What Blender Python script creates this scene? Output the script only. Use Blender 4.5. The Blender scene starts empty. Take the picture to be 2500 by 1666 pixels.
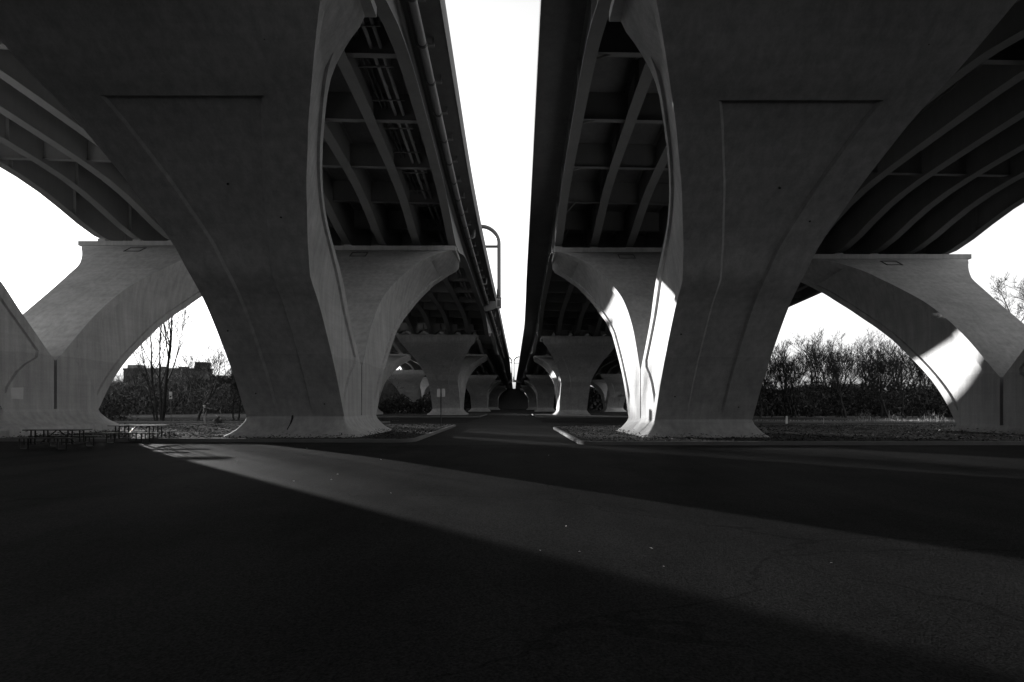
import bpy, math, random
import numpy as np
from mathutils import Vector
R = math.radians
C = bpy.context.scene.collection
scene = bpy.context.scene

# ------------------------------------------------------------------ helpers
class MB:
    """collects verts/faces, links them as ONE mesh object"""
    def __init__(s): s.v = []; s.f = []
    def add(s, vs, fs):
        o = len(s.v); s.v += [tuple(map(float, p)) for p in vs]; s.f += [tuple(i + o for i in f) for f in fs]
    def box(s, x0, x1, y0, y1, z0, z1):
        s.add([(x0,y0,z0),(x1,y0,z0),(x1,y1,z0),(x0,y1,z0),(x0,y0,z1),(x1,y0,z1),(x1,y1,z1),(x0,y1,z1)],
              [(0,3,2,1),(4,5,6,7),(0,1,5,4),(1,2,6,5),(2,3,7,6),(3,0,4,7)])
    def loft(s, rings, caps=True, closed=True):
        n = len(rings[0]); vs = [p for r in rings for p in r]; fs = []
        for k in range(len(rings) - 1):
            for i in range(n if closed else n - 1):
                j = (i + 1) % n
                fs.append((k*n+i, k*n+j, (k+1)*n+j, (k+1)*n+i))
        if caps and closed:
            fs.append(tuple(range(n - 1, -1, -1))); fs.append(tuple((len(rings)-1)*n + i for i in range(n)))
        s.add(vs, fs)
    def tube(s, pts, r, n=8, caps=True):
        pts = [Vector(p) for p in pts]; rs = r if isinstance(r, (list, tuple)) else [r]*len(pts)
        rings = []
        t0 = (pts[1]-pts[0]).normalized()
        up = Vector((0,0,1)) if abs(t0.z) < .9 else Vector((1,0,0))
        u = t0.cross(up).normalized()
        for i, p in enumerate(pts):
            t = (pts[min(i+1, len(pts)-1)] - pts[max(i-1, 0)]).normalized()
            u = (u - t*u.dot(t)).normalized(); w = t.cross(u)
            rings.append([p + (u*math.cos(2*math.pi*k/n) + w*math.sin(2*math.pi*k/n))*rs[i] for k in range(n)])
        s.loft(rings, caps)
    def build(s, name, mat, parent=None, smooth=None):
        me = bpy.data.meshes.new(name); me.from_pydata(s.v, [], s.f); me.update()
        if mat: me.materials.append(mat)
        import bmesh
        bm = bmesh.new(); bm.from_mesh(me); bmesh.ops.recalc_face_normals(bm, faces=bm.faces); bm.to_mesh(me); bm.free()
        if smooth is not None:
            me.polygons.foreach_set('use_smooth', [True]*len(me.polygons)); me.set_sharp_from_angle(angle=R(smooth))
        o = bpy.data.objects.new(name, me); C.objects.link(o)
        if parent: o.parent = parent
        return o
    def raw(s, name, mat, parent=None):
        me = bpy.data.meshes.new(name); me.from_pydata(s.v, [], s.f); me.update()
        if mat: me.materials.append(mat)
        o = bpy.data.objects.new(name, me); C.objects.link(o)
        if parent: o.parent = parent
        return o

def tag(o, label=None, cat=None, group=None, kind=None):
    if label: o['label'] = label
    if cat: o['category'] = cat
    if group: o['group'] = group
    if kind: o['kind'] = kind
    return o
def thing(name, label, cat, loc=(0,0,0), rz=0, group=None):
    o = bpy.data.objects.new(name, None); C.objects.link(o); o.location = loc; o.rotation_euler = (0,0,rz)
    o.empty_display_size = .2
    return tag(o, label, cat, group)
def copy_tree(o, parent=None):
    c = o.copy(); C.objects.link(c)
    if parent: c.parent = parent
    for ch in list(o.children): copy_tree(ch, c)
    return c
def catmull(pts, n):
    P = [np.array(p, float) for p in pts]; P = [2*P[0]-P[1]] + P + [2*P[-1]-P[-2]]
    dense = []
    for i in range(1, len(P)-2):
        for t in np.linspace(0, 1, 24, endpoint=False):
            a, b, c, d = P[i-1], P[i], P[i+1], P[i+2]
            dense.append(.5*((2*b)+(c-a)*t+(2*a-5*b+4*c-d)*t*t+(3*b-a-3*c+d)*t**3))
    dense.append(P[-2]); D = np.array(dense)
    L = np.concatenate([[0], np.cumsum(np.linalg.norm(np.diff(D, axis=0), axis=1))]); L /= L[-1]
    u = np.linspace(0, 1, n)
    return np.stack([np.interp(u, L, D[:, k]) for k in range(D.shape[1])], 1)

# ------------------------------------------------------------------ materials (all grey: a black-and-white photograph)
def mat(name, base=.3, rough=.8, var=.25, scale=1.5, stretch=(1,1,1), fine=0, bump=0, bscale=30, spec=.5, streak=0, joint=None, island=None, metallic=0, extra=None):
    m = bpy.data.materials.new(name); m.use_nodes = True; nt = m.node_tree; N = nt.nodes; L = nt.links
    b = N['Principled BSDF']; b.inputs['Roughness'].default_value = rough; b.inputs['Specular IOR Level'].default_value = spec
    b.inputs['Metallic'].default_value = metallic
    tc = N.new('ShaderNodeTexCoord'); mp = N.new('ShaderNodeMapping'); mp.inputs['Scale'].default_value = stretch
    L.new(tc.outputs['Object'], mp.inputs['Vector'])
    def math_(op, a, c, clamp=False):
        n = N.new('ShaderNodeMath'); n.operation = op; n.use_clamp = clamp
        for i, x in enumerate((a, c)):
            if isinstance(x, (int, float)): n.inputs[i].default_value = x
            else: L.new(x, n.inputs[i])
        return n.outputs[0]
    def noise(sc, det=5, vec=None, ro=.6):
        n = N.new('ShaderNodeTexNoise'); n.inputs['Scale'].default_value = sc; n.inputs['Detail'].default_value = det; n.inputs['Roughness'].default_value = ro
        L.new(vec or mp.outputs['Vector'], n.inputs['Vector']); return n.outputs['Fac']
    def mulfac(f, lo, hi):
        r = N.new('ShaderNodeMapRange'); r.inputs['From Min'].default_value = .3; r.inputs['From Max'].default_value = .7
        r.inputs['To Min'].default_value = lo; r.inputs['To Max'].default_value = hi; L.new(f, r.inputs['Value']); return r.outputs[0]
    val = math_('MULTIPLY', mulfac(noise(scale), 1-var, 1+var), base)
    if fine: val = math_('MULTIPLY', val, mulfac(noise(bscale, 3), 1-fine, 1+fine))
    if streak:
        mp2 = N.new('ShaderNodeMapping'); mp2.inputs['Scale'].default_value = (2.2, 2.2, .12); L.new(tc.outputs['Object'], mp2.inputs['Vector'])
        val = math_('MULTIPLY', val, mulfac(noise(1.6, 4, mp2.outputs['Vector']), 1-streak, 1+streak*.6))
        mp3 = N.new('ShaderNodeMapping'); mp3.inputs['Scale'].default_value = (.15, .15, 5); L.new(tc.outputs['Object'], mp3.inputs['Vector'])
        val = math_('MULTIPLY', val, mulfac(noise(1.3, 3, mp3.outputs['Vector']), 1-streak*.25, 1+streak*.2))
    if joint is not None:
        sx = N.new('ShaderNodeSeparateXYZ'); L.new(tc.outputs['Object'], sx.inputs[0])
        z = math_('ADD', sx.outputs['Z'], math_('MULTIPLY', noise(.6, 2), .25))
        for jz, fac in joint:
            st = math_('GREATER_THAN', z, jz)
            val = math_('MULTIPLY', val, math_('ADD', math_('MULTIPLY', st, 1-fac), fac))
    if island:
        g = N.new('ShaderNodeNewGeometry'); cr = N.new('ShaderNodeValToRGB'); L.new(g.outputs['Random Per Island'], cr.inputs['Fac'])
        e = cr.color_ramp.elements
        e[0].position = 0; e[0].color = (island[0][1],)*3 + (1,); e[1].position = island[-1][0]; e[1].color = (island[-1][1],)*3 + (1,)
        for p, c in island[1:-1]:
            q = e.new(p); q.color = (c,)*3 + (1,)
        val = cr.outputs['Color']
    if extra: val = extra(N, L, val, math_, noise, tc)
    if island: L.new(val, b.inputs['Base Color'])
    else:
        cb = N.new('ShaderNodeCombineColor')
        for i in range(3): L.new(val, cb.inputs[i])
        L.new(cb.outputs[0], b.inputs['Base Color'])
    if bump:
        bp = N.new('ShaderNodeBump'); bp.inputs['Strength'].default_value = 1; bp.inputs['Distance'].default_value = bump
        L.new(noise(bscale, 4, tc.outputs['Object']), bp.inputs['Height']); L.new(bp.outputs['Normal'], b.inputs['Normal'])
    return m

def asphalt_extra(N, L, val, math_, noise, tc):
    # hairline cracks and long sweeping wear marks
    mp = N.new('ShaderNodeMapping'); mp.inputs['Scale'].default_value = (.09, .16, 1); mp.inputs['Rotation'].default_value = (0,0,R(-38))
    L.new(tc.outputs['Object'], mp.inputs['Vector'])
    wv = N.new('ShaderNodeVectorMath'); wv.operation = 'ADD'
    nn = N.new('ShaderNodeTexNoise'); nn.inputs['Scale'].default_value = 3; nn.inputs['Detail'].default_value = 4; L.new(mp.outputs[0], nn.inputs['Vector'])
    sc = N.new('ShaderNodeVectorMath'); sc.operation = 'SCALE'; sc.inputs['Scale'].default_value = .35; L.new(nn.outputs['Color'], sc.inputs[0])
    L.new(mp.outputs[0], wv.inputs[0]); L.new(sc.outputs[0], wv.inputs[1])
    vo = N.new('ShaderNodeTexVoronoi'); vo.feature = 'DISTANCE_TO_EDGE'; vo.inputs['Scale'].default_value = 1; L.new(wv.outputs[0], vo.inputs['Vector'])
    ck = math_('MULTIPLY', math_('LESS_THAN', vo.outputs['Distance'], .003), .25)
    mp4 = N.new('ShaderNodeMapping'); mp4.inputs['Scale'].default_value = (.25, .035, 1); mp4.inputs['Rotation'].default_value = (0,0,R(50))
    L.new(tc.outputs['Object'], mp4.inputs['Vector'])
    tr = math_('ADD', .45, math_('MULTIPLY', noise(2.2, 5, mp4.outputs[0]), 1.1))
    return math_('MULTIPLY', math_('MULTIPLY', val, tr), math_('SUBTRACT', 1, ck))

M = {}
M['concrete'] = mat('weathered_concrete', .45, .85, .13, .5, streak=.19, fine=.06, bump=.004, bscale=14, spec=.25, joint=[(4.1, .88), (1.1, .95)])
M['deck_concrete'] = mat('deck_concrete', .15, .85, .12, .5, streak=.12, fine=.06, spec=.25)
M['cap'] = mat('cap_concrete', .42, .85, .1, .8, streak=.15, spec=.25)
M['steel'] = mat('grey_painted_steel', .19, .6, .08, .6, streak=.06)
M['pipe'] = mat('pale_pipe', .27, .55, .08, 1.5)
M['dark_steel'] = mat('dark_steel', .06, .45, .15, 3)
M['black_paint'] = mat('black_painted_tube', .02, .35, .15, 5)
M['bearing'] = mat('bearing_block', .45, .7, .1, 2)
M['lamp'] = mat('lamp_post_paint', .07, .45, .05, 2)
M['asphalt'] = mat('asphalt', .03, .8, .3, .22, fine=.55, bump=.012, bscale=55, spec=.010, extra=asphalt_extra)
M['road'] = mat('path_asphalt', .036, .75, spec=.012, var=.2, scale=.3, stretch=(.25,1.4,1), fine=.25, bump=.004, bscale=55)
M['kerb'] = mat('kerb_concrete', .13, .8, .15, 1.2, fine=.1)
M['soil'] = mat('bed_soil', .045, .95, .4, 2, fine=.4, bump=.03, bscale=12, spec=.1)
M['grass'] = mat('rough_grass', .055, 1.0, .35, .12, fine=.3, bump=.05, bscale=6, spec=.0)
M['bark'] = mat('bark', .032, .9, .3, 3, spec=.1)
M['bark_pale'] = mat('pale_bark', .08, .9, .3, 3, spec=.1)
M['leaf'] = mat('dry_leaves', .1, .8, spec=.3, island=[(0,.008),(.45,.016),(.8,.032),(.97,.08),(1,.35)])
M['evergreen'] = mat('evergreen_leaves', .04, .7, spec=.2, island=[(0,.015),(.7,.045),(1,.08)])
M['thicket'] = mat('thicket_twigs', .04, .8, spec=.1, island=[(0,.02),(.7,.05),(1,.1)])
M['twigs_pale'] = mat('pale_thicket_twigs', .1, .8, spec=.1, island=[(0,.03),(.6,.08),(1,.18)])
M['tan_grass'] = mat('dry_pale_grass', .3, .8, spec=.1, island=[(0,.2),(1,.5)])
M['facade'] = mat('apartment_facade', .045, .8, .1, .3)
M['glass'] = mat('dark_glass', .03, .15, .05, 2)
M['sign'] = mat('sign_plate', .45, .5, .05, 5)
M['white'] = mat('white_paint', .8, .5, .05, 5)
M['pictogram'] = mat('sign_pictogram_black', .02, .6, .05, 5)
M['patch'] = mat('repair_paint', .55, .8, .08, 4)
M['stain'] = mat('dark_stain', .015, .9, .3, 8)
M['skin'] = mat('skin', .35, .6, .05, 8)
M['hair'] = mat('pale_hair', .55, .6, .1, 20)
M['jacket'] = mat('dark_jacket', .035, .85, .15, 8)
M['trousers'] = mat('grey_trousers', .30, .85, .1, 8)

# ------------------------------------------------------------------ bridge alignment (Y runs along the bridge)
def spl(ctrl, sig=3.0):
    ys = np.arange(-70, 460, 1.0); v = np.interp(ys, [c[0] for c in ctrl], [c[1] for c in ctrl])
    k = np.exp(-.5*(np.arange(-12, 13)/sig)**2); k /= k.sum()
    v = np.convolve(np.pad(v, 12, mode='edge'), k, 'valid')
    return lambda y: float(np.interp(y, ys, v))
edgeL = spl([(-70,-3.1),(22,-3.2),(38,-3.3),(50,-3.18),(67,-2.85),(85,-2.45),(142,-1.55),(250,-1.45),(460,-1.4)])
edgeR = spl([(-70,.9),(22,1.15),(42,1.3),(65,1.45),(77,1.6),(96,1.75),(127,1.45),(258,.6),(460,.2)])
slabZ = spl([(-70,22.5),(0,20.0),(16,19.3),(22,19.0),(29,18.6),(42,17.75),(60,16.9),(80,16.15),(94,15.6),(107,15.1),(130,14.4),(163,13.9),(240,13.4),(460,13.2)])
def cross(side, x):          # superelevation: the left deck rises outwards, the right one falls
    return -.0237*(x+10.7) if side < 0 else -.15-.02*(x-9.2)
PY = 28.95
caps_y = [PY-13.2, PY+13.4, 94-13.2, 94+13.4, 163-13.2, 163+13.4]
def depth(y):
    d = 1.85
    for yc, a in zip(caps_y, (1.9, 1.6, 1.9, 1.1, 1.3, 1.1)): d += a*math.exp(-((y-yc)/4.6)**2)
    return d
YS = sorted(set([-60,-40,-20,-8] + list(np.arange(0, 112, 1.6)) + list(np.arange(112, 200, 4)) + list(range(200, 440, 20))))

def make_deck(side):
    edge = edgeL if side < 0 else edgeR
    base = edge(30)
    width = 31.4 if side < 0 else 34.9
    if side < 0:
        root = thing('bridge_deck', 'left highway deck on steel girders, a fat drain pipe slung along its edge', 'bridge deck', (0,0,0), 0, 'twin highway decks overhead')
    else:
        root = thing('bridge_deck', 'right highway deck on grey steel girders, its bare inner edge without any pipe', 'bridge deck', (0,0,0), 0, 'twin highway decks overhead')
    s = side
    def zz(x, y): return slabZ(y) + cross(side, x)
    # slab
    m = MB(); rings = []
    for y in YS:
        e = edge(y); o = e + s*width
        rings.append([(e, y, zz(e,y)+.12), (e+s*1.5, y, zz(e,y)), (o-s*1.3, y, zz(o,y)), (o, y, zz(o,y)+.12), (o, y, zz(o,y)+.42), (e, y, zz(e,y)+.42)])
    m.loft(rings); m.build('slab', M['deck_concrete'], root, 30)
    for x_in in (0, 1):
        m = MB(); rings = []
        for y in YS:
            e = edge(y) + (s*width if x_in else 0); q = -s if x_in else s; z = zz(e, y)+.42
            e2 = e - q*.03
            rings.append([(e2,y,z-.36),(e2+q*.06,y,z-.36),(e2+q*.06,y,z+.002),(e2+q*.42,y,z+.002),(e2+q*.25,y,z+1.0),(e2,y,z+1.0)])
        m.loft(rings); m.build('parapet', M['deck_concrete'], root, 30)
    # girders
    n = 11 if side < 0 else 12; x0 = -4.9 if side < 0 else 3.35; sp = 2.77 if side < 0 else 2.8
    gx = [x0 + s*sp*k for k in range(n)]
    for x in gx:
        m = MB(); rings = []
        for y in YS:
            X = x + (edge(y)-base); zt = zz(x, y); zb = zt - depth(y); hw = .29
            rings.append([(X-hw,y,zb),(X+hw,y,zb),(X+hw,y,zb+.06),(X+.03,y,zb+.06),(X+.03,y,zt-.05),(X+.2,y,zt-.05),(X+.2,y,zt-.004),(X-.2,y,zt-.004),(X-.2,y,zt-.05),(X-.03,y,zt-.05),(X-.03,y,zb+.06),(X-hw,y,zb+.06)])
        m.loft(rings)
        m.build('girder', M['steel'], root, 25)
    # cross beams every 5 m
    for k in range(-3, 18):
        y = 23.8 + 4.97*k; sh = edge(y)-base
        if any(abs(y-c) < 1.2 for c in caps_y): y += 1.5
        m = MB()
        last = -1 if k % 2 == 0 else 4
        xa, xb = gx[0]+sh, gx[last]+sh; za, zb_ = zz(gx[0],y), zz(gx[last],y); D = 1.5
        for (y0, y1, lo, hi) in ((y-.015, y+.015, -D, -.006), (y-.16, y+.16, -D-.03, -D)):
            m.add([(xa,y0,za+lo),(xb,y0,zb_+lo),(xb,y1,zb_+lo),(xa,y1,za+lo),(xa,y0,za+hi),(xb,y0,zb_+hi),(xb,y1,zb_+hi),(xa,y1,za+hi)],
                  [(0,3,2,1),(4,5,6,7),(0,1,5,4),(1,2,6,5),(2,3,7,6),(3,0,4,7)])
        m.build('cross_beam', M['steel'], root)
        if side > 0 and 0 <= k <= 6:
            m = MB(); g = gx[0]+sh
            m.tube([(g+.05, y+.02, za-depth(y)+.12), (g+1.0, y+.02, za-D-.02)], .05, 5)
            m.build('knee_brace', M['steel'], root)
    # web stiffeners of the fascia girder and the outer ones
    for gi in ((n-1, n-2) if side < 0 else (n-1, 0, 1)):
        for k in range(-2, 14):
            y = 23.8 + 4.97*k + (2.4 if gi != n-1 else .6)
            if abs(y-PY-13.4) < 1: continue
            X = gx[gi] + (edge(y)-base); zt = zz(gx[gi], y); zb = zt-depth(y)
            m = MB(); m.box(X+.031, X+.24, y-.012, y+.012, zb+.07, zt-.06); m.box(X-.24, X-.031, y-.012, y+.012, zb+.07, zt-.06)
            m.build('web_stiffener', M['steel'], root)
    if side < 0:
        # drain pipe slung under the overhang: sections with couplings, cantilever brackets
        ys = list(np.arange(6, 132, 2.6))
        m = MB(); m.tube([(edge(y)-.98, y, zz(-4.2,y)-.62) for y in ys], .19, 14); pipe = m.build('drain_pipe', M['pipe'], root, 40)
        for y in ys[1:44]:
            m = MB(); m.tube([(edge(y)-.98, y-.07, zz(-4.2,y)-.62), (edge(y)-.98, y+.07, zz(-4.2,y)-.62)], .215, 14); m.build('coupling', M['dark_steel'], pipe, 40)
        for y in ys[1:44]:
            m = MB(); X = edge(y); z = zz(-4.2, y)
            m.box(X-1.35, X-.52, y+.5, y+.62, z-.40, z-.30); m.box(X-1.3, X-1.22, y+.52, y+.60, z-.30, z-.002); m.box(X-.62, X-.54, y+.52, y+.60, z-.30, z+.03)
            m.build('pipe_bracket', M['steel'], root)
        for y in (47.5, 62.5, 81, 97):
            X = edge(y); z = zz(-4.2, y); m = MB()
            m.tube([(X-.75,y,z-.75),(X-.55,y,z-.78),(X-.42,y,z-.7),(X-.4,y,z-.45),(X-.4,y,z+.05)], .075, 8); m.build('drain_elbow', M['pipe'], root, 40)
        for dx, r in ((0, .085), (.42, .085), (-.5, .05), (-.75, .05)):
            ys2 = list(np.arange(8, 70, 2.5)); zo = 1.15 if r > .06 else .8
            m = MB(); m.tube([(-6.45+dx+(edge(y)-base), y, zz(-6.3,y)-zo) for y in ys2], r, 10)
            cd = m.build('conduit', M['pipe'] if r > .06 else M['dark_steel'], root, 40)
            if r > .06:
                for y in ys2[1:-1]:
                    m = MB(); m.tube([(-6.45+dx+(edge(y)-base), y+.9, zz(-6.3,y)-zo-.02),(-6.45+dx+(edge(y)-base), y+1.06, zz(-6.3,y)-zo-.03)], .115, 10); m.build('coupling', M['pipe'], cd, 40)
        for y in np.arange(10, 70, 2.48):
            m = MB(); X = -6.4+(edge(y)-base); z = zz(-6.4, y)
            m.box(X-.95, X+.7, y-.03, y+.03, z-1.30, z-1.245); m.box(X-.9, X-.86, y-.02, y+.02, z-1.245, z-.003); m.box(X+.62, X+.66, y-.02, y+.02, z-1.245, z-.003)
            m.build('conduit_hanger', M['steel'], root)
    return root, gx, zz, edge, base

deckL = make_deck(-1); deckR = make_deck(1)
# lamp outrigger under the left deck edge
def lamp_bracket(side, y, px):
    root, gx, zz, edge, base = deckL if side < 0 else deckR
    s = side; e = edge(y); x_in = gx[0] + (edge(y)-base); z = zz(gx[0], y)
    m = MB()
    t = .16
    prof = [(x_in-s*.02, z-1.9), (x_in-s*.02, z-.9), (px, z-.02), (px, z-1.05)]
    prof = [(x_in-s*.04, z-1.75), (x_in-s*.04, z-.85), (x_in-s*.9, z-.30), (px, z-.30), (px, z-1.12), (x_in-s*1.1, z-1.55)]
    m.loft([[(x, y-t, zz_) for x, zz_ in prof], [(x, y+t, zz_) for x, zz_ in prof]])
    m.build('lamp_bracket', M['steel'], root)
    m = MB(); m.box(px-.36, px+.36, y-.3, y+.3, z-1.25, z+.05)
    bx = m.build('bracket_box', M['cap'], root)
    m = MB(); m.box(px-.2, px+.2, y-.34, y-.302, z-1.05, z-.2); m.build('bracket_recess', M['dark_steel'], root)
    return z+.05
def street_lamp(side, y, px, label):
    z0 = lamp_bracket(side, y, px); s = side
    root = thing('street_lamp', label, 'street lamp', (px, y, z0), 0, 'arched lamps in the gap between the decks')
    m = MB(); m.tube([(0,0,0),(0,0,.05),(0,0,.06),(0,0,.5)], [.4,.4,.36,.21], 12); m.build('base', M['lamp'], root, 40)
    H = 7.5; r = 2.4
    m = MB(); m.tube([(0,0,.4),(0,0,H)], [.29,.27], 12); m.build('pole', M['lamp'], root, 40)
    pts = [(0,0,H-.02)] + [(s*(r-r*math.cos(a)), 0, H + r*math.sin(a)) for a in np.linspace(.1, math.pi/2, 10)] + [(s*(r+2.2), 0, H+r)]
    m = MB(); m.tube(pts, [.27]*11 + [.2], 12); m.build('arm', M['lamp'], root, 40)
    m = MB(); m.tube([(s*.1,0,H-.35),(s*3.6,0,H-.35)], .19, 8); m.build('strut', M['lamp'], root, 40)
    m = MB(); m.loft([[(s*(r+2.1+a), b*w, H+r+h) for a, b in ((0,-1),(0,1),(1.0,1),(1.0,-1))] for w, h in ((.1,.12),(.2,.05),(.2,-.1),(.14,-.14))]); m.build('lamp_head', M['lamp'], root, 40)
    for dx in (1.2, 2.6):
        m = MB(); m.tube([(s*(dx if dx > 2 else dx),0,H+(r if dx > 2 else math.sqrt(max(0, r*r-(r-dx)**2)))-.02),(s*dx,0,H+(r if dx > 2 else math.sqrt(max(0, r*r-(r-dx)**2)))+.3)], .05, 6); m.build('bolt', M['lamp'], root)
street_lamp(-1, 73, -2.2, 'tall grey arched lamp post nearest in the gap, arm curving left over the left deck')
street_lamp(-1, 232, -1.35, 'far arched lamp post whose arm curves left behind the left deck')
street_lamp(1, 235, -.45, 'far arched lamp post whose arm and strut reach right over the right deck')

# ------------------------------------------------------------------ V piers
wN_z = [0, 6.8, 8, 9.64, 11.15, 12.25, 13.25, 14.2, 15.2]; wN_w = [2.38, 2.4, 2.64, 3.2, 3.88, 4.55, 5.1, 5.65, 5.95]
wF_z = [0, 6.8, 8, 9.6, 11.15, 12.25, 12.9, 13.9]; wF_w = [2.38, 2.4, 2.64, 3.25, 4.1, 5.2, 6.05, 6.1]
N_out = [(3.0,1.1),(4.35,3.3),(6.27,5.8),(7.45,6.91),(8.2,7.94),(9.8,9.63),(11.5,11.28),(12.65,12.24),(13.66,13.27),(14.3,14.1),(14.5,14.85)]
N_in = [(0,3.76,2.36),(2.0,6.0,2.36),(3.6,7.65,2.5),(6.3,9.35,2.75),(7.9,10.45,3.1),(9.2,11.55,3.6),(10.4,12.85,4.25),(10.95,13.7,4.95),(10.95,14.4,5.45),(10.85,14.85,5.6)]
F_out = [(3.0,1.1),(4.0,2.73),(5.5,4.4),(8.35,6.78),(11.1,8.95),(13.56,11.08),(15.3,12.95),(15.3,13.55)]
F_in = [(0,3.76,2.36),(2.8,6.55,2.2),(5.1,8.65,2.33),(7.1,10.2,2.83),(8.4,11.15,3.25),(9.1,11.75,3.65),(9.75,12.25,4.12),(10.3,12.65,4.58),(10.9,13.05,5.1),(11.45,13.37,5.52),(11.9,13.55,5.85)]
def make_leg(sgn, outer, inner, wz, ww, f, ztop_panel=11.7):
    g = .1
    W = lambda z: float(np.interp(z, wz, ww))
    o = catmull(outer, 60)
    # split the outer curve where it passes the valley height
    iv = int(np.argmin(np.abs(o[:,1]-3.9))); nl, nu = 8, 34
    lo = o[np.linspace(0, iv, nl).astype(int)]
    up_src = o[iv:]; L = np.concatenate([[0], np.cumsum(np.linalg.norm(np.diff(up_src,axis=0),axis=1))]); L /= L[-1]
    uu = np.linspace(0,1,nu+1)[1:]
    up = np.stack([np.interp(uu,L,up_src[:,k]) for k in (0,1)],1)
    O = np.concatenate([lo, up])
    Ii = np.concatenate([np.stack([np.full(nl, g), np.linspace(1.1, 3.76, nl), np.full(nl, 2.37)],1), catmull([(g,3.76,2.37)]+inner[1:], nu+1)[1:]])
    # double the station at the top of the sunk front panel
    kp = int(np.argmin(np.abs(O[:,1]-ztop_panel)))
    idx = list(range(kp+1)) + [kp] + list(range(kp+1, len(O)))
    rings = []
    for q, k in enumerate(idx):
        (do, zo), (di, zi, wi) = O[k], Ii[k]
        k0, k1 = max(k-1,0), min(k+1,len(O)-1)
        t = O[k1]-O[k0]; t /= np.linalg.norm(t); nrm = np.array([-t[1], t[0]])    # points to the inside of the leg
        wo = W(zo)
        on = q <= kp and q > 0
        if q == kp+1:
            (do, zo) = O[k]+t*.02; (di, zi) = Ii[k][:2]+t*.02
        ins = .08 if on else 0
        pm = max(.3, wo-1.5)
        P = lambda x, d, z: (x, sgn*d, 1.1+(z-1.1)*f)
        d2, z2 = do+nrm[0]*ins, zo+nrm[1]*ins
        T = math.hypot(do-di, zo-zi)
        t1 = min(.55, T*.25)/T; t2 = 1-min(.6, T*.28)/T
        kk = min(1, max(0, (zo-1.9)/2.3)); t2 = t1+.03+(t2-t1-.03)*kk
        sins = .11 if (1.9 < zo and k < len(O)-5) else 0
        def side(sx):
            out = []
            for tt, i_ in ((t1,0),(t1+.012,sins),(t2-.012,sins),(t2,0)):
                w_ = wo+(wi-wo)*tt
                out.append(P(sx*(w_-i_), do+(di-do)*tt, zo+(zi-zo)*tt))
            return out
        ring = [P(-wo,do,zo), P(-pm,do,zo), P(-pm+.10,d2,z2), P(pm-.10,d2,z2), P(pm,do,zo), P(wo,do,zo)]
        ring += side(1) + [P(wi,di,zi), P(-wi,di,zi)] + side(-1)[::-1]
        rings.append(ring)
    m = MB(); m.loft(rings); return m, O[-1], Ii[-1]
def make_pier(fN, fF, detail=True):
    root = thing('bridge_pier', 'x', 'bridge pier')
    # flared foot
    m = MB(); rings = []
    for z, o, c in ((-.5,.86,.3),(.08,.86,.3),(.2,.8,.3),(.3,.62,.25),(.45,.42,.2),(.65,.24,.12),(.85,.09,.08),(1.02,.02,.05),(1.1,0,.04)):
        a, b = 2.38+o, 3.0+o
        rings.append([(-a+c,-b,z),(a-c,-b,z),(a,-b+c,z),(a,b-c,z),(a-c,b,z),(-a+c,b,z),(-a,b-c,z),(-a,-b+c,z)])
    m.loft(rings); m.box(-2.05, 2.05, -.3, .3, 1.0, 3.5)
    m.build('foot', M['concrete'], root, 35)
    for sgn, out, inn, wz, ww, f in ((-1,N_out,N_in,wN_z,wN_w,fN),(1,F_out,F_in,wF_z,wF_w,fF)):
        lm, eo, ei = make_leg(sgn, out, inn, wz, ww, f)
        lm.build('leg', M['concrete'], root, 32)
        zt = 1.1+(eo[1]-1.1)*f; w = ww[-1]+.04
        y0, y1 = sorted((sgn*(eo[0]+.04), sgn*(ei[0]-.05)))
        m = MB(); m.box(-w, w, y0, y1, zt, zt+.35); m.build('cap', M['cap'], root)
    # form-tie holes in the front face and an access hatch in the inner face of the far leg
    for x, z in ((-1.9,4.9),(.35,9.6),(1.9,8.7),(-1.6,2.2),(1.55,1.7),(3.2,12.6)):
        d = float(np.interp(z, [p[1] for p in N_out], [p[0] for p in N_out])); zz_ = 1.1+(z-1.1)*fN
        m = MB(); m.tube([(x,-d+.05,zz_+.03),(x,-d-.004,zz_-.002),(x,-d-.012,zz_-.006)], [.036,.034,.02], 8); m.build('tie_hole', M['stain'], root, 40)
    zs = [12.62, 13.12]; ds = [float(np.interp(z, [p[1] for p in F_in], [p[0] for p in F_in])) for z in zs]
    (d0, d1), (z0, z1) = ds, [1.1+(z-1.1)*fF for z in zs]
    fr = lambda x0, x1, a, b_: [(x, d0+(d1-d0)*t-.02, z0+(z1-z0)*t+.035) for x, t in ((x0,a),(x1,a),(x1,b_),(x0,b_))]
    m = MB()
    for q in (fr(-1.5,-.3,0,.08), fr(-1.5,-.3,.92,1), fr(-1.5,-1.44,.08,.92), fr(-.36,-.3,.08,.92)):
        m.loft([q, [(x,y+.02,z-.035) for x,y,z in q]])
    m.build('hatch_frame', M['dark_steel'], root)
    return root
def add_bearings(root, deck, y_off, f, ztop_local):
    _, gx, zz, edge, base = deck
    px, py, pz = root.location
    for sgn, d in ((-1, 13.2), (1, 13.4)):
        zt = pz + ztop_local[0 if sgn < 0 else 1]; y = py + sgn*d
        for x in gx:
            X = x + edge(y)-base
            if abs(X-px) < 5.9:
                zb = zz(x, y)-depth(y)
                if zb - zt > .02:
                    m = MB(); h = zb-zt
                    m.box(X-px-.42, X-px+.42, y-py-.45, y-py+.45, zt-pz, zt-pz+h*.55); m.box(X-px-.3, X-px+.3, y-py-.32, y-py+.32, zt-pz+h*.55, zb-pz-.002)
                    m.build('bearing', M['bearing'], root)
G = 'concrete V piers in rows under the twin decks'
tops = lambda fN, fF: (1.1+(14.85-1.1)*fN+.35, 1.1+(13.55-1.1)*fF+.35)
p0 = make_pier(1, 1)
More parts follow.
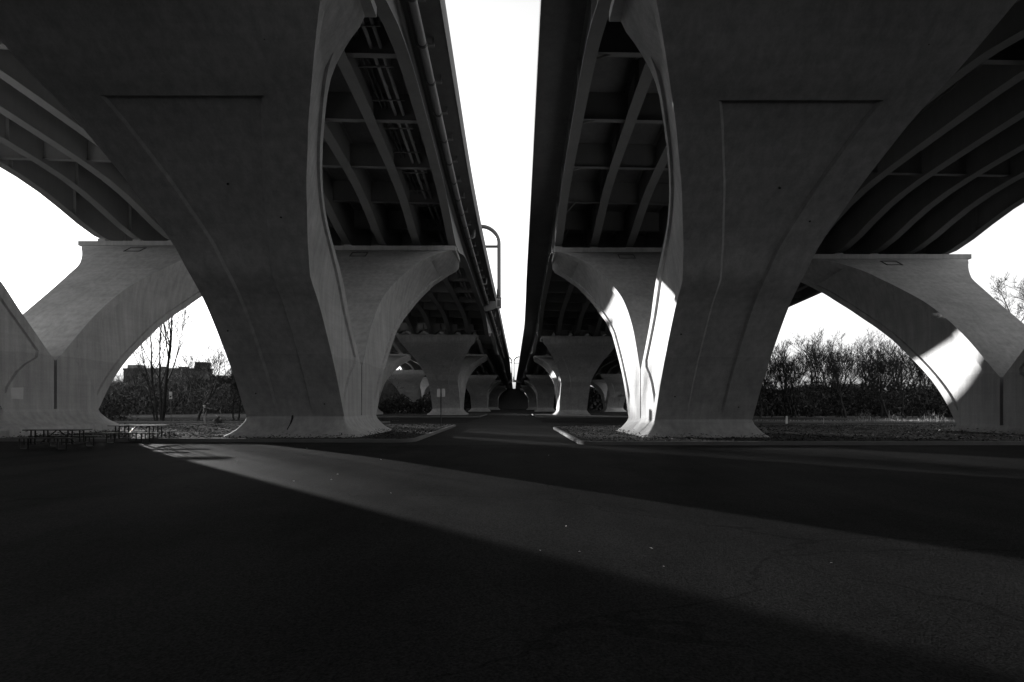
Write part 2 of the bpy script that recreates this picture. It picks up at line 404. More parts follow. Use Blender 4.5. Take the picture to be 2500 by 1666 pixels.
plist = [(-10.7, 28.95, 0, -1, 'nearest concrete V pier left of the gap, shaded, dark drip mark on its foot'),
         (9.2, 28.95, -.15, 1, 'nearest concrete V pier right of the gap, its narrow side brilliantly sunlit'),
         (-27.3, 28.9, .35, -1, 'concrete V pier at the far left behind the picnic tables, with pale paint patch'),
         (29.15, 29.3, -.55, 1, 'concrete V pier at the far right beside the bare trees, one leg half sunlit')]
first = None
piers = []
for i, (x, y, z, s, lab) in enumerate(plist):
    o = p0 if i == 0 else copy_tree(p0)
    o.location = (x, y, z); tag(o, lab, 'bridge pier', G); piers.append(o)
fb = (.78, .83); p1 = make_pier(*fb)
plist2 = [(-11.7, 94, .1, -1, 'second V pier under the left deck, straight behind the road sign'),
          (9.95, 94, -.15, 1, 'second V pier under the right deck, a sunlit stripe down its edge'),
          (-27.6, 95, .3, -1, 'second V pier of the outer left row, its pale tip beside the near pier'),
          (29.6, 95, -.5, 1, 'second V pier of the outer right row, mostly hidden by the sunlit pier')]
piers2 = []
for i, (x, y, z, s, lab) in enumerate(plist2):
    o = p1 if i == 0 else copy_tree(p1)
    o.location = (x, y, z); tag(o, lab, 'bridge pier', G); piers2.append(o)
fc = (.645, .69); p2 = make_pier(*fc)
plist3 = [(-10.7, 163, 0, -1, 'small third V pier under the left deck, just left of the far lamps'),
          (9.2, 163, 0, 1, 'small third V pier under the right deck, just right of the far lamps'),
          (-27.6, 146, .2, -1, 'small third V pier of the outer left row, in the gap beside the sign'),
          (29.15, 158, 0, 1, 'small third V pier of the outer right row, dim in deep shade'),
          (-9.9, 238, 0, -1, 'tiny fourth V pier under the left deck near the vanishing point'),
          (8.4, 238, 0, 1, 'tiny fourth V pier under the right deck near the vanishing point'),
          ]
for i, (x, y, z, s, lab) in enumerate(plist3):
    o = p2 if i == 0 else copy_tree(p2)
    o.location = (x, y, z); tag(o, lab, 'bridge pier', G)
for o in piers: add_bearings(o, deckL if o.location.x < 0 else deckR, 0, 1, tops(1,1))
for o in piers2: add_bearings(o, deckL if o.location.x < 0 else deckR, 0, 1, tops(*fb))
# paint patch on the far-left pier, drip stain on the near-left pier foot
m = MB(); X = 2.384
m.add([(X,-2.55,1.62),(X,-1.92,1.6),(X,-1.90,2.2),(X,-2.6,2.16),(X+.004,-2.55,1.62),(X+.004,-1.92,1.6),(X+.004,-1.90,2.2),(X+.004,-2.6,2.16)],[(0,3,2,1),(4,5,6,7),(0,1,5,4),(1,2,6,5),(2,3,7,6),(3,0,4,7)])
o = m.build('paint_patch', M['patch'], piers[2]); o['label'] = 'pale square paint patch'
m = MB(); pts = [(-.02,1.18),(.06,1.2),(.07,1.02),(.03,.8),(-.02,.62),(-.06,.44),(-.1,.5),(-.05,.72),(-.03,.95)]
def fy(z): return -3.0-float(np.interp(z,[.08,.2,.3,.45,.65,.85,1.02,1.1],[.86,.8,.62,.42,.24,.09,.02,0]))-.012
m.loft([[(x-.15,fy(z)+.006,z) for x, z in pts],[(x-.15,fy(z),z) for x, z in pts]])
o = m.build('drip_stain', M['stain'], piers[0]); o['label'] = 'dark drip stain on the foot'
# access hatches let into the inner faces of the far legs are part of the cast surface

# ------------------------------------------------------------------ ground, lot, road, beds, kerbs
def sheet(name, poly, z, mt):
    m = MB(); m.add([(x,y,z) for x,y in poly], [tuple(range(len(poly)))]); o = m.build(name, mt); return tag(o, kind='structure')
sheet('ground', [(-1500,-300),(1500,-300),(1500,2500),(-1500,2500)], -.03, M['grass'])
sheet('parking_lot', [(-75,-60),(75,-60),(75,50),(-75,50)], -.008, M['asphalt'])
sheet('road', [(-4.6,22.2),(2.8,22.0),(2.75,130),(-4.8,130)], -.004, M['road'])
sheet('cross_road', [(-75,43.5),(75,43.5),(75,51),(-75,51)], -.0015, M['road'])
sheet('far_lot', [(-40,52),(40,52),(40,76),(-40,76)], -.006, M['asphalt'])
random.seed(3)
def kerb(pts, w=.16, h=.15, name='kerb'):
    m = MB(); P = [Vector((x,y,0)) for x,y in pts]; rings = []
    for i, p in enumerate(P):
        t = (P[min(i+1,len(P)-1)]-P[max(i-1,0)]).normalized(); n = Vector((-t.y,t.x,0))
        rings.append([p+n*a+Vector((0,0,b)) for a,b in ((-w/2,-.1),(-w/2,h-.02),(-w/2+.02,h),(w/2-.02,h),(w/2,h-.02),(w/2,-.1))])
    m.loft(rings); return tag(m.build(name, M['kerb'], None, 30), kind='structure')
def corner(cx, cy, r, a0, a1, n=7): return [(cx+r*math.cos(a), cy+r*math.sin(a)) for a in np.linspace(R(a0),R(a1),n)]
bedL = [(-70,26.0),(-22,24.3),(-9,23.65)] + corner(-5.3,24.3,.75,-95,0) + [(-4.6,30),(-4.7,40)] + corner(-5.5,41.6,.8,0,90) + [(-30,43.0),(-70,43.3)]
bedR = [(70,22.2),(22,22.0)] + corner(3.5,22.7,.75,-90,-180)  + [(2.75,30),(2.75,36)] + corner(3.5,37.2,.75,180,90) + [(8,39.5),(22,42.2),(70,43)]
kerb(bedL); kerb(bedR)
sheet('planting_bed', bedL, .11, M['soil']); sheet('planting_bed', bedR[::-1], .11, M['soil'])
kerb([(-70,51.2),(-12,51.2)]); kerb([(12,51.4),(80,51.0)])
bed2L = [(-60,77),(-6,77),(-5.2,78),(-5.2,100),(-60,100)]; bed2R = [(60,77),(4,77),(3.2,78),(3.2,100),(60,100)]
kerb(bed2L); kerb(bed2R)
sheet('planting_bed', bed2L, .1, M['soil']); sheet('planting_bed', bed2R[::-1], .1, M['soil'])

def inside(poly, x, y):
    c = False; j = len(poly)-1
    for i in range(len(poly)):
        (xi,yi),(xj,yj) = poly[i],poly[j]
        if (yi>y)!=(yj>y) and x < (xj-xi)*(y-yi)/(yj-yi)+xi: c = not c
        j = i
    return c
def leaf(m, p, size, rng, flat=.6):
    a = rng.uniform(0, 6.283); t = rng.uniform(-flat, flat)*1.4; u = Vector((math.cos(a), math.sin(a), rng.uniform(-flat,flat))); v = Vector((-math.sin(a), math.cos(a), t))
    u.normalize(); v = (v-u*v.dot(u)).normalized(); w = size*rng.uniform(.3,.55)
    p = Vector(p)
    m.add([p-u*size*.5, p+v*w*.5, p+u*size*.5, p-v*w*.5], [(0,1,2,3)])
def ground_cover(poly, n, ylim, xlim, rng, name, mt, pier):
    m = MB(); k = 0
    while k < n:
        x = rng.uniform(*xlim); y = ylim[0]+(ylim[1]-ylim[0])*rng.random()**1.3
        if not inside(poly, x, y): continue
        k += 1
        cl = math.sin(x*1.7+y*.9)*math.sin(x*.6-y*1.3)
        z = .11 + rng.random()**2*(.16+.12*cl)
        leaf(m, (x,y,z), rng.uniform(.07,.16), rng)
    return tag(m.raw(name, mt), kind='stuff')
rng = random.Random(11)
ground_cover(bedL, 26000, (23.6,43), (-46,-4.7), rng, 'ground_cover', M['leaf'], None)
ground_cover(bedR, 26000, (22.1,42.5), (2.9,46), rng, 'ground_cover', M['leaf'], None)
ground_cover([(-60,50),(60,50),(60,56),(-60,56)], 7000, (51.3,56), (-45,-12), rng, 'leaf_litter', M['leaf'], None)
# single pale leaves lying on the lit asphalt
F_, VX_, HY_ = 1300, 1257, 992
def gpt(x, y, z=0): Y = (1.6-z)*F_/(y-HY_); return ((x-VX_)*Y/F_, Y)
proto = None
for (sx, sy) in ((749,1096),(930,1123),(717,1176),(809,1172),(824,1159),(578,1128),(954,1205),(1382,1286),(1319,1345),(1415,1348),(1340,1113),(1590,1340),(2030,1375),(1620,1384)):
    X, Y = gpt(sx, sy)
    if proto is None:
        m = MB(); m.loft([[(-.05,0,.012),(-.01,-.026,.03),(.055,0,.016),(-.01,.026,.022)],[(-.05,0,.015),(-.01,-.026,.034),(.055,0,.019),(-.01,.026,.026)]])
        o = m.build('dry_leaf', M['white']); proto = o
    else:
        o = proto.copy(); C.objects.link(o)
    o.location = (X, Y, 0); o.rotation_euler = (rng.uniform(-.2,.2), rng.uniform(-.2,.2), rng.uniform(0,6)); sc = rng.uniform(.4,.8)*(.35+Y/24); o.scale = (sc,sc,sc)
    tag(o, 'small pale dry leaf lying on the dark asphalt', 'leaf', 'pale leaves scattered on the asphalt')

# ------------------------------------------------------------------ picnic tables
def picnic_table():
    root = thing('picnic_table', 'x', 'picnic table')
    def slab(x0,x1,y0,y1,z0,z1,name):
        m = MB(); c = .08
        base = [(x0+c,y0),(x1-c,y0),(x1,y0+c),(x1,y1-c),(x1-c,y1),(x0+c,y1),(x0,y1-c),(x0,y0+c)]
        m.loft([[(x,y,z0) for x,y in base],[(x,y,z1) for x,y in base]]); return m.build(name, M['dark_steel'], root)
    slab(-1.12,1.12,-.38,.38,.735,.775,'tabletop')
    slab(-1.2,1.2,-.86,-.58,.44,.475,'seat'); slab(-1.2,1.2,.58,.86,.44,.475,'seat')
    for sx in (-1,1):
        for dx in (0,.16):
            xx = sx*(.62+dx)
            m = MB(); m.tube([(xx,-.3,.73),(xx,-.32,.25),(xx,-.3,.21),(xx,.3,.21),(xx,.32,.25),(xx,.3,.73)], .026, 8); m.build('post', M['black_paint'], root, 40)
        for sy in (-1,1):
            xa, xb = sx*.55, sx*.87
            m = MB(); yb = sy*.72
            m.tube([(xa,yb,.44),(xa,yb,.07),(xa+sx*.03,yb,.028),(xb-sx*.03,yb,.028),(xb,yb,.07),(xb,yb,.44)], .027, 8); m.build('leg', M['black_paint'], root, 40)
            m = MB(); m.tube([(sx*.7,sy*.3,.215),(sx*.7,yb,.215),(sx*.7,yb,.43)], .024, 8); m.build('cross_tube', M['black_paint'], root, 40)
        m = MB(); m.tube([(sx*.06,0,.72),(sx*.68,0,.22)], .022, 8); m.build('brace', M['black_paint'], root, 40)
    return root
t1 = picnic_table(); t1.location = (-16.45, 23.3, 0); t1.rotation_euler.z = R(4)
tag(t1, 'dark picnic table at the start of the sunlit band, its shadow falling right', 'picnic table', 'steel picnic tables on the lot')
t2 = copy_tree(t1); t2.scale = (.94,.94,.94); t2.location = (-17.25, 20.1, 0); t2.rotation_euler.z = R(3)
tag(t2, 'dark picnic table fully in shade below the leftmost pier', 'picnic table', 'steel picnic tables on the lot')

# ------------------------------------------------------------------ signs, posts
s = thing('road_sign', 'wide pale sign plate on a dark post beside the road', 'sign', (-5.55, 40, .1))
m = MB(); m.box(-.035,.035,-.035,.035,-.2,2.83); m.build('post', M['black_paint'], s)
m = MB(); m.box(-.3,.3,.04,.055,2.2,2.8); m.build('sign_plate', M['sign'], s)
s = thing('park_sign', 'small two plate park sign on a thin post among the left bushes', 'sign', (-31, 48, 0))
m = MB(); m.tube([(0,0,-.1),(0,0,2.9)], .03, 8); m.build('post', M['dark_steel'], s, 40)
m = MB(); m.box(-.14,.14,-.05,-.035,2.62,2.9); m.build('sign_plate', M['sign'], s)
m = MB(); m.box(-.14,.14,-.05,-.035,2.25,2.58); pl = m.build('sign_plate', M['sign'], s)
m = MB(); pc = [(-.09,2.34),(-.02,2.34),(-.02,2.4),(.09,2.4),(.09,2.52),(-.09,2.52)]
m.loft([[(x,-.053,z) for x,z in pc],[(x,-.0505,z) for x,z in pc]]); m.build('pictogram', M['pictogram'], pl)
s = thing('marker_post', 'short bright white marker post before the dark tree line', 'post', (24.6, 48.2, 0))
m = MB(); m.loft([[(a*.07,b*.05,z) for a,b in ((-1,-1),(1,-1),(1,1),(-1,1))] for z in (-.1,.66)] + [[(a*.05,b*.03,.7) for a,b in ((-1,-1),(1,-1),(1,1),(-1,1))]]); m.build('shaft', M['white'], s)
for x, y, h, lab in ((28.7, 49.5, .5, 'thin grey stake at the verge, right of the white marker post'), (34.6, 51.8, .6, 'short thin stake in the verge left of the pale grass tuft'), (36.4, 51.8, 1.2, 'tall thin pale stake standing beside the dry grass tuft')):
    m = MB(); m.tube([(0,0,-.1),(0,0,h*.5),(0,0,h)], [.03,.028,.02], 6); o = m.build('stake', M['tan_grass'], None, 40); o.location = (x,y,0); tag(o, lab, 'stake', 'stakes along the verge')

# ------------------------------------------------------------------ trees
def branch_tree(seed, stems, height, levels=5, spread=.55, twig=.012, nchild=(2,4), up=.25, wig=.16, sf=.46):
    """stems: list of (x, y, lean_x, lean_y, height factor, radius). Returns (trunk MB, crown MB)"""
    rg = random.Random(seed); T, K = MB(), MB()
    def grow(p, d, ln, r, lv, mb):
        n = 4 if lv <= 1 else 3; pts = [p]; rs = [r]; q = p.copy(); dd = d.copy()
        r1 = max(twig*.5, r*(.55 if lv else .5))
        for i in range(n):
            dd = (dd + Vector((rg.gauss(0,wig),rg.gauss(0,wig),rg.gauss(0,wig*.5)+up*.12))).normalized()
            q = q + dd*(ln/n); pts.append(q.copy()); rs.append(r+(r1-r)*(i+1)/n)
        mb.tube(pts, rs, 6 if lv == 0 else (4 if lv == 1 else 3), caps=False)
        if lv >= levels: return
        nc = rg.randint(*nchild) + (2 if lv == 0 else 0)
        for c in range(nc):
            f = rg.uniform(.35 if lv else .42, 1.0); i = min(n-1, int(f*n)); b = pts[i].lerp(pts[i+1], f*n-i)
            ax = Vector((rg.gauss(0,1),rg.gauss(0,1),rg.gauss(0,.45))); ax = (ax-dd*ax.dot(dd)).normalized()
            nd = (dd*(1-spread*.5) + ax*spread*rg.uniform(.7,1.3) + Vector((0,0,up))).normalized()
            grow(b, nd, ln*rg.uniform(.5,.72), max(twig, (r+(r1-r)*f)*rg.uniform(.5,.7)), lv+1, K)
        if lv < levels: grow(pts[-1], dd, ln*rg.uniform(.5,.7), r1, lv+1, K)
    for (x,y,lx,ly,hf,r) in stems:
        grow(Vector((x,y,-.2)), Vector((lx,ly,1)).normalized(), height*hf*sf, r, 0, T)
    return T, K
def tree_thing(T, K, bark, loc, label, group, rz=0, sc=1):
    root = thing('bare_tree', label, 'tree', loc, rz, group); root.scale = (sc,sc,sc)
    T.build('trunk', bark, root, 60); K.raw('crown', bark, root); return root
# the wood beyond the right hand verge
GT = 'bare trees of the wood on the right'
protos = []
for i in range(5):
    T, K = branch_tree(100+i, [(0,0,random.uniform(-.12,.12),0,1,.17)], 10, levels=5, spread=.56, twig=.017, nchild=(2,3), up=.32, sf=.52)
    protos.append((T, K))
rows = []
rg = random.Random(5)
words = ['leaning','forked','slender','broad crowned','twiggy','upright','crooked','tall','low','spreading']
spots = []
for k in range(47):
    px = 1785 + k*13 + rg.uniform(-8,8); Y = rg.uniform(74, 92); spots.append(((px-VX_)*Y/F_, Y, px))
made = []
for k, (x, y, px) in enumerate(spots):
    lab = '%s bare tree in the dark wood beyond the right pier, number %d from the left end' % (words[k % 10], k+1)
    lab = 'bare tree among the tangled wood seen between the two right hand piers'
    if k < 5: o = tree_thing(*protos[k], M['bark'], (x,y,0), lab, GT); made.append(o)
    else:
        o = copy_tree(made[k % 5]); o.location = (x,y,0); o['label'] = lab
    sc = rg.uniform(.8,1.2)*y/82; o.scale = (sc*1.05,sc*1.05,sc); o.rotation_euler.z = rg.uniform(0,6.28)
# big tree at the right edge
T, K = branch_tree(41, [(0,0,-.05,0,1,.4)], 21.5, levels=6, spread=.62, twig=.022, nchild=(2,4))
tree_thing(T, K, M['bark_pale'], (72.5,76,0), 'large bare tree whose fine crown fills the right edge against white sky', None)
# tall multi-stem tree on the left
T, K = branch_tree(7, [(0,0,-.10,0,1.0,.11),(.25,.2,.0,.02,1.05,.12),(.55,0,.17,0,1.15,.17),(-.3,.1,-.2,0,.7,.08)], 13.5, levels=5, spread=.5, twig=.013, nchild=(2,3), up=.35, wig=.06, sf=.62)
tree_thing(T, K, M['bark'], (-37.6,56,0), 'tall bare tree with several upright stems under the arch of the leftmost pier', None)
T, K = branch_tree(8, [(0,0,.02,0,1,.13)], 9.6, levels=5, spread=.7, twig=.012, nchild=(2,4))
tree_thing(T, K, M['bark'], (-34.0,57,0), 'small bare tree in front of the dark apartment tower, left of the near pier', None)
T, K = branch_tree(9, [(0,0,-.3,0,.7,.1),(.3,0,.35,0,.8,.1)], 8, levels=5, spread=.75, twig=.012)
tree_thing(T, K, M['bark'], (-31.0,59,0), 'low leaning bare tree directly beside the left near pier edge', None)
# pale sunlit trees seen between the left piers
T, K = branch_tree(21, [(0,0,0,0,1,.14),(.5,.3,.2,0,.9,.12)], 8.5, levels=5, spread=.62, twig=.015)
o = tree_thing(T, K, M['bark_pale'], (-29.5,114,0), 'pale sunlit bare tree in the opening right of the near left pier', 'pale trees between the left piers')
o2 = copy_tree(o); o2.location = (-26.6,112,0); o2.rotation_euler.z = 2; tag(o2, 'second pale bare tree in that opening, against the small outer pier', 'tree', 'pale trees between the left piers')
o2 = copy_tree(o); o2.location = (-33,116,0); o2.rotation_euler.z = 4; tag(o2, 'pale bare tree half hidden by the near left pier foot', 'tree', 'pale trees between the left piers')

for k, (x, y, sc) in enumerate(((-84,112,1.0),(-76,108,1.15),(-70,113,.95),(-64,107,1.1),(-60,114,1.25),(-91,110,1.1),(-55,109,.9))):
    o = copy_tree(made[k % 5]); o.location = (x,y,0); o.scale = (sc,sc,sc); o.rotation_euler.z = k*1.3
    tag(o, 'bare tree among the brush in front of the dark apartment block', 'tree', 'bare trees in front of the apartment block')
# thickets: twigs and leaves nobody could count
def thicket(name, n, xr, yr, hfun, rng, mt, size=(.2,.5), thin=.12, upright=.7):
    m = MB()
    for _ in range(n):
        x = rng.uniform(*xr); y = rng.uniform(*yr); z = hfun(x, y)*rng.random()**.8
        d = Vector((rng.gauss(0,1),rng.gauss(0,1),rng.gauss(0,1)+upright*rng.choice((-1,1))*1.5)).normalized(); ln = rng.uniform(*size)
        s_ = d.cross(Vector((rng.gauss(0,1),rng.gauss(0,1),rng.gauss(0,1)))).normalized()*ln*thin
        p = Vector((x,y,z)); m.add([p-d*ln*.5, p+s_, p+d*ln*.5, p-s_], [(0,1,2,3)])
    return tag(m.raw(name, mt), kind='stuff')
rg = random.Random(17)
def hR(x, y): return (3.9 + .9*math.sin(x*.55) + .7*math.sin(x*1.7+1))*y/82
thicket('thicket', 70000, (30,72), (76,90), hR, rg, M['thicket'], (.25,.6), .16)
thicket('thicket', 3000, (30,72), (76,92), lambda x,y: hR(x,y)*1.35, rg, M['thicket'], (.3,.9), .045, 1.2)
thicket('thicket', 30000, (-100,-46), (104,118), lambda x,y: 7.0+1.9*math.sin(x*.33)+1.2*math.sin(x*1.1), rg, M['twigs_pale'], (.5,1.5), .05, .8)
thicket('thicket', 12000, (-100,-46), (112,120), lambda x,y: 6.5+.9*math.sin(x*.45), rg, M['thicket'], (.5,1.5), .16, .8)
def hE(x, y): return 2.1+.7*math.sin(x*.9+.5)+.3*math.sin(x*2.3)
thicket('evergreen_thicket', 9000, (-60,-40), (53.5,57), hE, rg, M['evergreen'], (.14,.34), .3, .3)
thicket('thicket', 12000, (-45,-14), (104,112), lambda x,y: 3.2+math.sin(x), rg, M['thicket'], (.3,.8), .2)
def far_h(x, y): return 9+2.5*math.sin(x*.05)+1.5*math.sin(x*.17)
thicket('far_and_blocker_wood', 26000, (-130,-14), (190,205), lambda x,y: (13 if x > -75 else 8)+1.5*math.sin(x*.12)+math.sin(x*.31), rg, M['thicket'], (.6,1.8), .25)
thicket('far_and_blocker_wood', 26000, (14,130), (190,205), lambda x,y: 8+1.5*math.sin(x*.12)+math.sin(x*.31), rg, M['thicket'], (.6,1.8), .25)
thicket('thicket', 420, (-116,-92), (106,116), lambda x,y: 15, rg, M['thicket'], (3,8), .01, 5)
thicket('far_and_blocker_wood', 9000, (-90,-37), (272,300), lambda x,y: 15+2*math.sin(x*.1), rg, M['thicket'], (1.0,2.6), .35)  # added wood, placed to shade the farthest piers
thicket('far_and_blocker_wood', 16000, (-170,-37), (255,275), lambda x,y: 18+2*math.sin(x*.1), rg, M['thicket'], (1.0,2.6), .3)  # another added wood, keeps low sun off the farthest piers
thicket('far_and_blocker_wood', 40000, (-330,330), (425,440), far_h, rg, M['thicket'], (1.2,3.0), .3)
thicket('far_and_blocker_wood', 14000, (-150,-92), (150,165), lambda x,y: 7.0+1.2*math.sin(x*.3)+(2.0 if x>-96 else 0), rg, M['thicket'], (.6,1.6), .2)
thicket('far_and_blocker_wood', 16000, (-75,75), (-58,-48), lambda x,y: (18 if x < 0 else 19.5)+2*math.sin(x*.2), rg, M['thicket'], (1.0,2.4), .35)  # unseen wood behind the camera, added to cut fill light on front faces
thicket('far_and_blocker_wood', 20000, (-62,-50), (-50,22), lambda x,y: 22+2*math.sin(y*.2), rg, M['thicket'], (1.0,2.6), .35)  # unseen wood out of frame left, added to block low sky light
thicket('far_and_blocker_wood', 20000, (56,68), (-50,34), lambda x,y: 15+2*math.sin(y*.2), rg, M['thicket'], (1.0,2.6), .35)  # unseen wood out of frame right, added to hold back side light
thicket('grass_tufts', 1500, (33,44), (50.6,53), lambda x,y: .25+.75*max(0,math.sin(x*1.9-.4))**3, rg, M['tan_grass'], (.2,.55), .02, 2.2)
thicket('grass_tufts', 2500, (20,60), (51.2,54), lambda x,y: .22, rg, M['tan_grass'], (.12,.35), .03, 2.2)

b = thing('bridge_abutment', 'concrete abutment in shade-dark colour closing the view under the decks at the vanishing point', 'abutment', (0,300,0))
m = MB(); m.box(-40,40,0,6,-1,11.2); m.build('wall', M['facade'], b)  # wall and coping coloured near black to stand in for shade under the decks
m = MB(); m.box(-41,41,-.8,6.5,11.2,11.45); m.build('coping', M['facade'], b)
# ------------------------------------------------------------------ apartment building on the left
b = thing('apartment_building', 'dark apartment block with two roof towers behind the left bare trees', 'building', (-118,185,0))
m = MB(); m.box(-18,10.6,0,4,-.5,14.2); m.build('wall', M['facade'], b)
m = MB(); m.box(-18.2,10.8,-.2,4.2,14.2,14.8); m.build('roof', M['facade'], b)
m = MB(); m.box(-6,-4.2,1,3,14.8,15.5); m.build('roof_vent', M['facade'], b)
m = MB(); m.box(.5,3.2,1,3,14.8,15.4); m.build('roof_vent', M['facade'], b)
m = MB(); m.box(6.4,10.2,.5,3.8,14.8,17.0); m.build('roof_tower', M['facade'], b)
m = MB(); m.box(-17,-13,.5,3.8,14.8,16.0); m.build('roof_tower', M['kerb'], b)
for fl in range(4):
    for k in range(9):
        x = -17+k*3.05; z = 1.3+fl*3.2
        m = MB(); m.box(x,x+1.4,-.06,-.003,z,z+1.5); f = m.build('window', M['kerb'], b)
        m = MB(); m.box(x+.1,x+1.3,-.09,-.063,z+.1,z+1.4); m.build('pane', M['glass'], f)

# ------------------------------------------------------------------ people
def skin_mesh(name, joints, edges, mt, parent, sub=2):
    me = bpy.data.meshes.new(name); me.from_pydata([j[:3] for j in joints], edges, []); me.update()
    o = bpy.data.objects.new(name, me); C.objects.link(o)
    sk = o.modifiers.new('Skin', 'SKIN'); sk.use_smooth_shade = True
    for i, v in enumerate(me.skin_vertices[0].data):
        r = joints[i][3]; v.radius = (r, r if len(joints[i]) < 5 else joints[i][4]); v.use_root = (i == 0)
    ss = o.modifiers.new('Sub', 'SUBSURF'); ss.levels = ss.render_levels = sub
    dg = bpy.context.evaluated_depsgraph_get(); ev = o.evaluated_get(dg)
    me2 = bpy.data.meshes.new_from_object(ev); bpy.data.objects.remove(o)
    me2.materials.clear(); me2.materials.append(mt)
    me2.polygons.foreach_set('use_smooth', [True]*len(me2.polygons))
    o = bpy.data.objects.new(name, me2); C.objects.link(o); o.parent = parent
    return o
def person(pose, label, loc, rz, hair):
    root = thing('person', label, 'person', loc, rz)
    J = {k: Vector(v) for k, v in pose.items()}
    order = ['pelvis','belly','chest','neck','head0','head1','head2','shl','ell','wrl','hal','shr','elr','wrr','har','hipl','knl','anl','tol','hipr','knr','anr','tor']
    rad = dict(pelvis=.13,belly=.125,chest=.15,neck=.055,head0=.075,head1=.1,head2=.07,sh=.06,el=.042,wr=.032,ha=.035,hip=.085,kn=.058,an=.04,to=.04)
    def rr(k): return rad.get(k, rad.get(k[:-1], .05))
    joints = [tuple(J[k]) + (rr(k),) for k in order]; ix = {k: i for i, k in enumerate(order)}
    E_ = [('pelvis','belly'),('belly','chest'),('chest','neck'),('neck','head0'),('head0','head1'),('head1','head2'),('chest','shl'),('shl','ell'),('ell','wrl'),('wrl','hal'),('chest','shr'),('shr','elr'),('elr','wrr'),('wrr','har'),
          ('pelvis','hipl'),('hipl','knl'),('knl','anl'),('anl','tol'),('pelvis','hipr'),('hipr','knr'),('knr','anr'),('anr','tor')]
    # five fingers on each hand
    for sd in 'lr':
        h = J['ha'+sd]; w = J['wr'+sd]; d = (h-w).normalized(); sdv = d.cross(Vector((1,0,0))).normalized() if abs(d.x) < .9 else Vector((0,1,0))
        for q, (off, ln) in enumerate(((-.03,.065),(-.01,.078),(.01,.074),(.03,.058))):
            a = len(joints); joints.append(tuple(h+sdv*off+d*.045)+(.0085,)); joints.append(tuple(h+sdv*off*1.1+d*(.045+ln))+(.0075,))
            E_.append(('ha'+sd, a)); E_.append((a, a+1))
        a = len(joints); joints.append(tuple(h-sdv*.05+d*.01)+(.01,)); joints.append(tuple(h-sdv*.062+d*.05)+(.008,)); E_.append(('ha'+sd,a)); E_.append((a,a+1))
    # nose
    edges = [(ix.get(a,a) if isinstance(a,str) else a, ix.get(b_,b_) if isinstance(b_,str) else b_) for a,b_ in E_]
    skin_mesh('body', joints, edges, M['skin'], root)
    def garment(name, keys, eds, infl, mt, scale=1.0):
        js = [tuple(J[k]) + (rr(k)*scale+infl,) for k in keys]; i2 = {k:i for i,k in enumerate(keys)}
        skin_mesh(name, js, [(i2[a],i2[b_]) for a,b_ in eds], mt, root)
    J['hem'] = J['pelvis']+Vector((0,0,-.06)) if 'hem' not in J else J['hem']; rad['hem'] = .155
    garment('jacket', ['belly','chest','pelvis','hem','shl','ell','wrl','shr','elr','wrr','neck'], [('belly','chest'),('belly','pelvis'),('pelvis','hem'),('chest','shl'),('shl','ell'),('ell','wrl'),('chest','shr'),('shr','elr'),('elr','wrr'),('chest','neck')], .028, M['jacket'])
    garment('trousers', ['pelvis','hipl','knl','anl','hipr','knr','anr'], [('pelvis','hipl'),('hipl','knl'),('knl','anl'),('pelvis','hipr'),('hipr','knr'),('knr','anr')], .022, M['trousers'] if hair else M['jacket'])
    for sd in 'lr':
        js = [tuple(J['an'+sd])+(.05,), tuple(J['to'+sd])+(.046,)]
        skin_mesh('shoe', js, [(0,1)], M['black_paint'], root, 1)
    f = (J['head1']-J['neck']); back = Vector((0,.03,0))
    skin_mesh('hair', [tuple(J['head1']+back)+(.108,), tuple(J['head2']+back*.6+Vector((0,0,.005)))+(.09,)], [(0,1)], M['hair'] if hair else M['stain'], root)
    return root
stand = dict(pelvis=(0,0,.95),belly=(0,.01,1.12),chest=(0,.0,1.32),neck=(0,-.01,1.48),head0=(0,-.03,1.54),head1=(0,-.03,1.62),head2=(0,-.02,1.69),
    shl=(.19,0,1.40),ell=(.27,.03,1.13),wrl=(.22,-.1,.95),hal=(.21,-.14,.88),shr=(-.19,0,1.40),elr=(-.28,.02,1.14),wrr=(-.2,-.12,.98),har=(-.17,-.17,.92),
    hipl=(.09,0,.88),knl=(.1,-.02,.48),anl=(.1,.02,.08),tol=(.12,-.14,.04),hipr=(-.09,0,.88),knr=(-.1,0,.48),anr=(-.08,.03,.08),tor=(-.1,-.13,.04))
person(stand, 'standing person in dark jacket and pale trousers beyond the left bed', (-26.2,45,.0), R(-60), True)
crouch = dict(pelvis=(0,.12,.26),belly=(0,.1,.42),chest=(0,-.02,.58),neck=(0,-.1,.68),head0=(0,-.14,.71),head1=(0,-.15,.78),head2=(0,-.15,.84),
    shl=(.18,-.02,.62),ell=(.22,-.2,.44),wrl=(.1,-.36,.36),hal=(.08,-.42,.34),shr=(-.18,-.02,.62),elr=(-.22,-.2,.44),wrr=(-.1,-.36,.36),har=(-.08,-.42,.34),
    hipl=(.1,.1,.25),knl=(.16,-.26,.44),anl=(.14,-.02,.08),tol=(.15,-.18,.04),hipr=(-.1,.1,.25),knr=(-.16,-.26,.44),anr=(-.14,-.02,.08),tor=(-.15,-.18,.04), hem=(0,.14,.24))
person(crouch, 'dark clothed person crouching low on the ground next to a grey box', (-26.1,47,.0), R(-70), False)
bx = thing('utility_box', 'small grey box standing on the grass by the crouching person', 'box', (-26.55,47.2,0))
m = MB(); m.loft([[(a*w,b_*w,z) for a,b_ in ((-1,-1),(1,-1),(1,1),(-1,1))] for z,w in ((-.05,.1),(.36,.11))]); m.build('body', M['kerb'], bx)
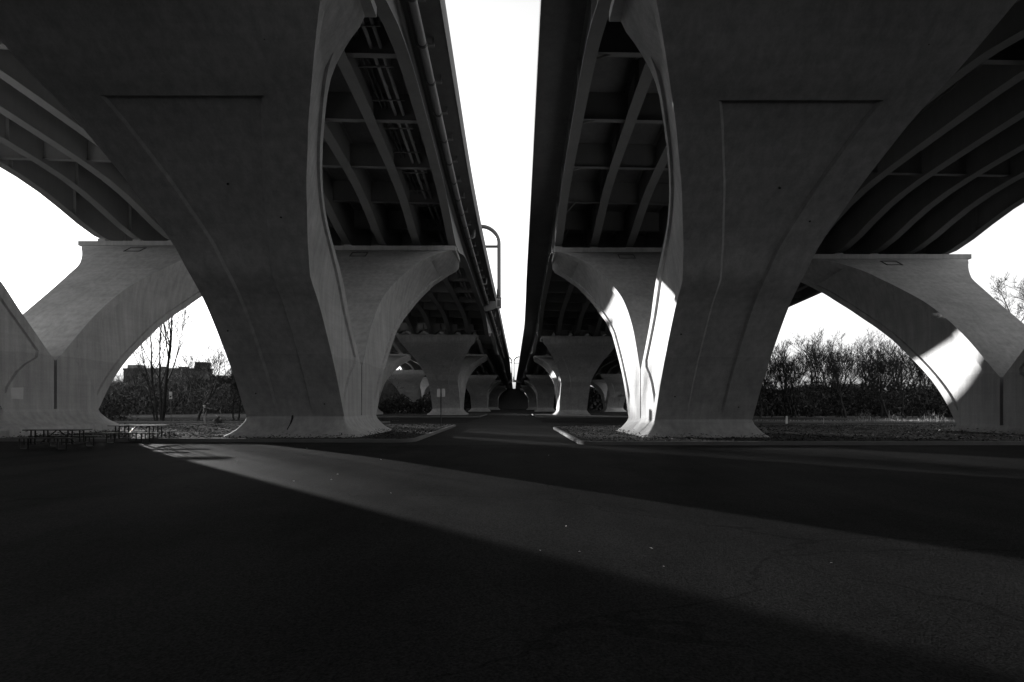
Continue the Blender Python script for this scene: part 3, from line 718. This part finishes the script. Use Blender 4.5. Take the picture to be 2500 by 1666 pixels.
m = MB(); m.loft([[(a*w,b_*w,z) for a,b_ in ((-1,-1),(1,-1),(1,1),(-1,1))] for z,w in ((.36,.125),(.40,.125),(.43,.09))]); m.build('lid', M['kerb'], bx)

# ------------------------------------------------------------------ light, world, camera
EL = 4.6; AZ = -43.0          # sun: low, ahead and to the left (degrees, azimuth clockwise from +Y)
sd = bpy.data.lights.new('sun', 'SUN'); sd.energy = 3.3; sd.angle = R(.5); sd.color = (1,.99,.98)
so = bpy.data.objects.new('sun', sd); C.objects.link(so)
to_sun = Vector((math.sin(R(AZ))*math.cos(R(EL)), math.cos(R(AZ))*math.cos(R(EL)), math.sin(R(EL))))
so.rotation_euler = to_sun.to_track_quat('Z','Y').to_euler()
w = bpy.data.worlds.new('World'); scene.world = w; w.use_nodes = True; nt = w.node_tree
bg = nt.nodes['Background']; bg.inputs['Strength'].default_value = .15
sky = nt.nodes.new('ShaderNodeTexSky'); sky.sky_type = 'NISHITA'; sky.sun_disc = False
sky.sun_elevation = R(EL); sky.sun_rotation = R(AZ); sky.air_density = 1.0; sky.dust_density = 1.0; sky.ozone_density = 1.0
# black-and-white conversion of the sky as blue-sensitive film sees it
sep = nt.nodes.new('ShaderNodeSeparateColor'); nt.links.new(sky.outputs[0], sep.inputs[0])
acc = None
for ch, wt in (('Red', -.35), ('Green', .55), ('Blue', .85)):
    n = nt.nodes.new('ShaderNodeMath'); n.operation = 'MULTIPLY_ADD'; n.inputs[1].default_value = wt; n.inputs[2].default_value = 0
    nt.links.new(sep.outputs[ch], n.inputs[0])
    if acc is not None: nt.links.new(acc, n.inputs[2])
    acc = n.outputs[0]
nt.links.new(acc, bg.inputs['Color'])
cd = bpy.data.cameras.new('camera'); cam = bpy.data.objects.new('camera', cd); C.objects.link(cam)
cam.location = (0,0,1.6); cam.rotation_euler = (R(90),0,0)
cd.sensor_width = 36; cd.lens = 1300/2500*36; cd.shift_y = 159/2500; cd.shift_x = -7/2500; cd.clip_end = 5000; cd.clip_start = .05
scene.camera = cam
vs = scene.view_settings; vs.view_transform = 'Standard'; vs.look = 'None'; vs.gamma = 1; vs.use_curve_mapping = False
vs.exposure = 2.05
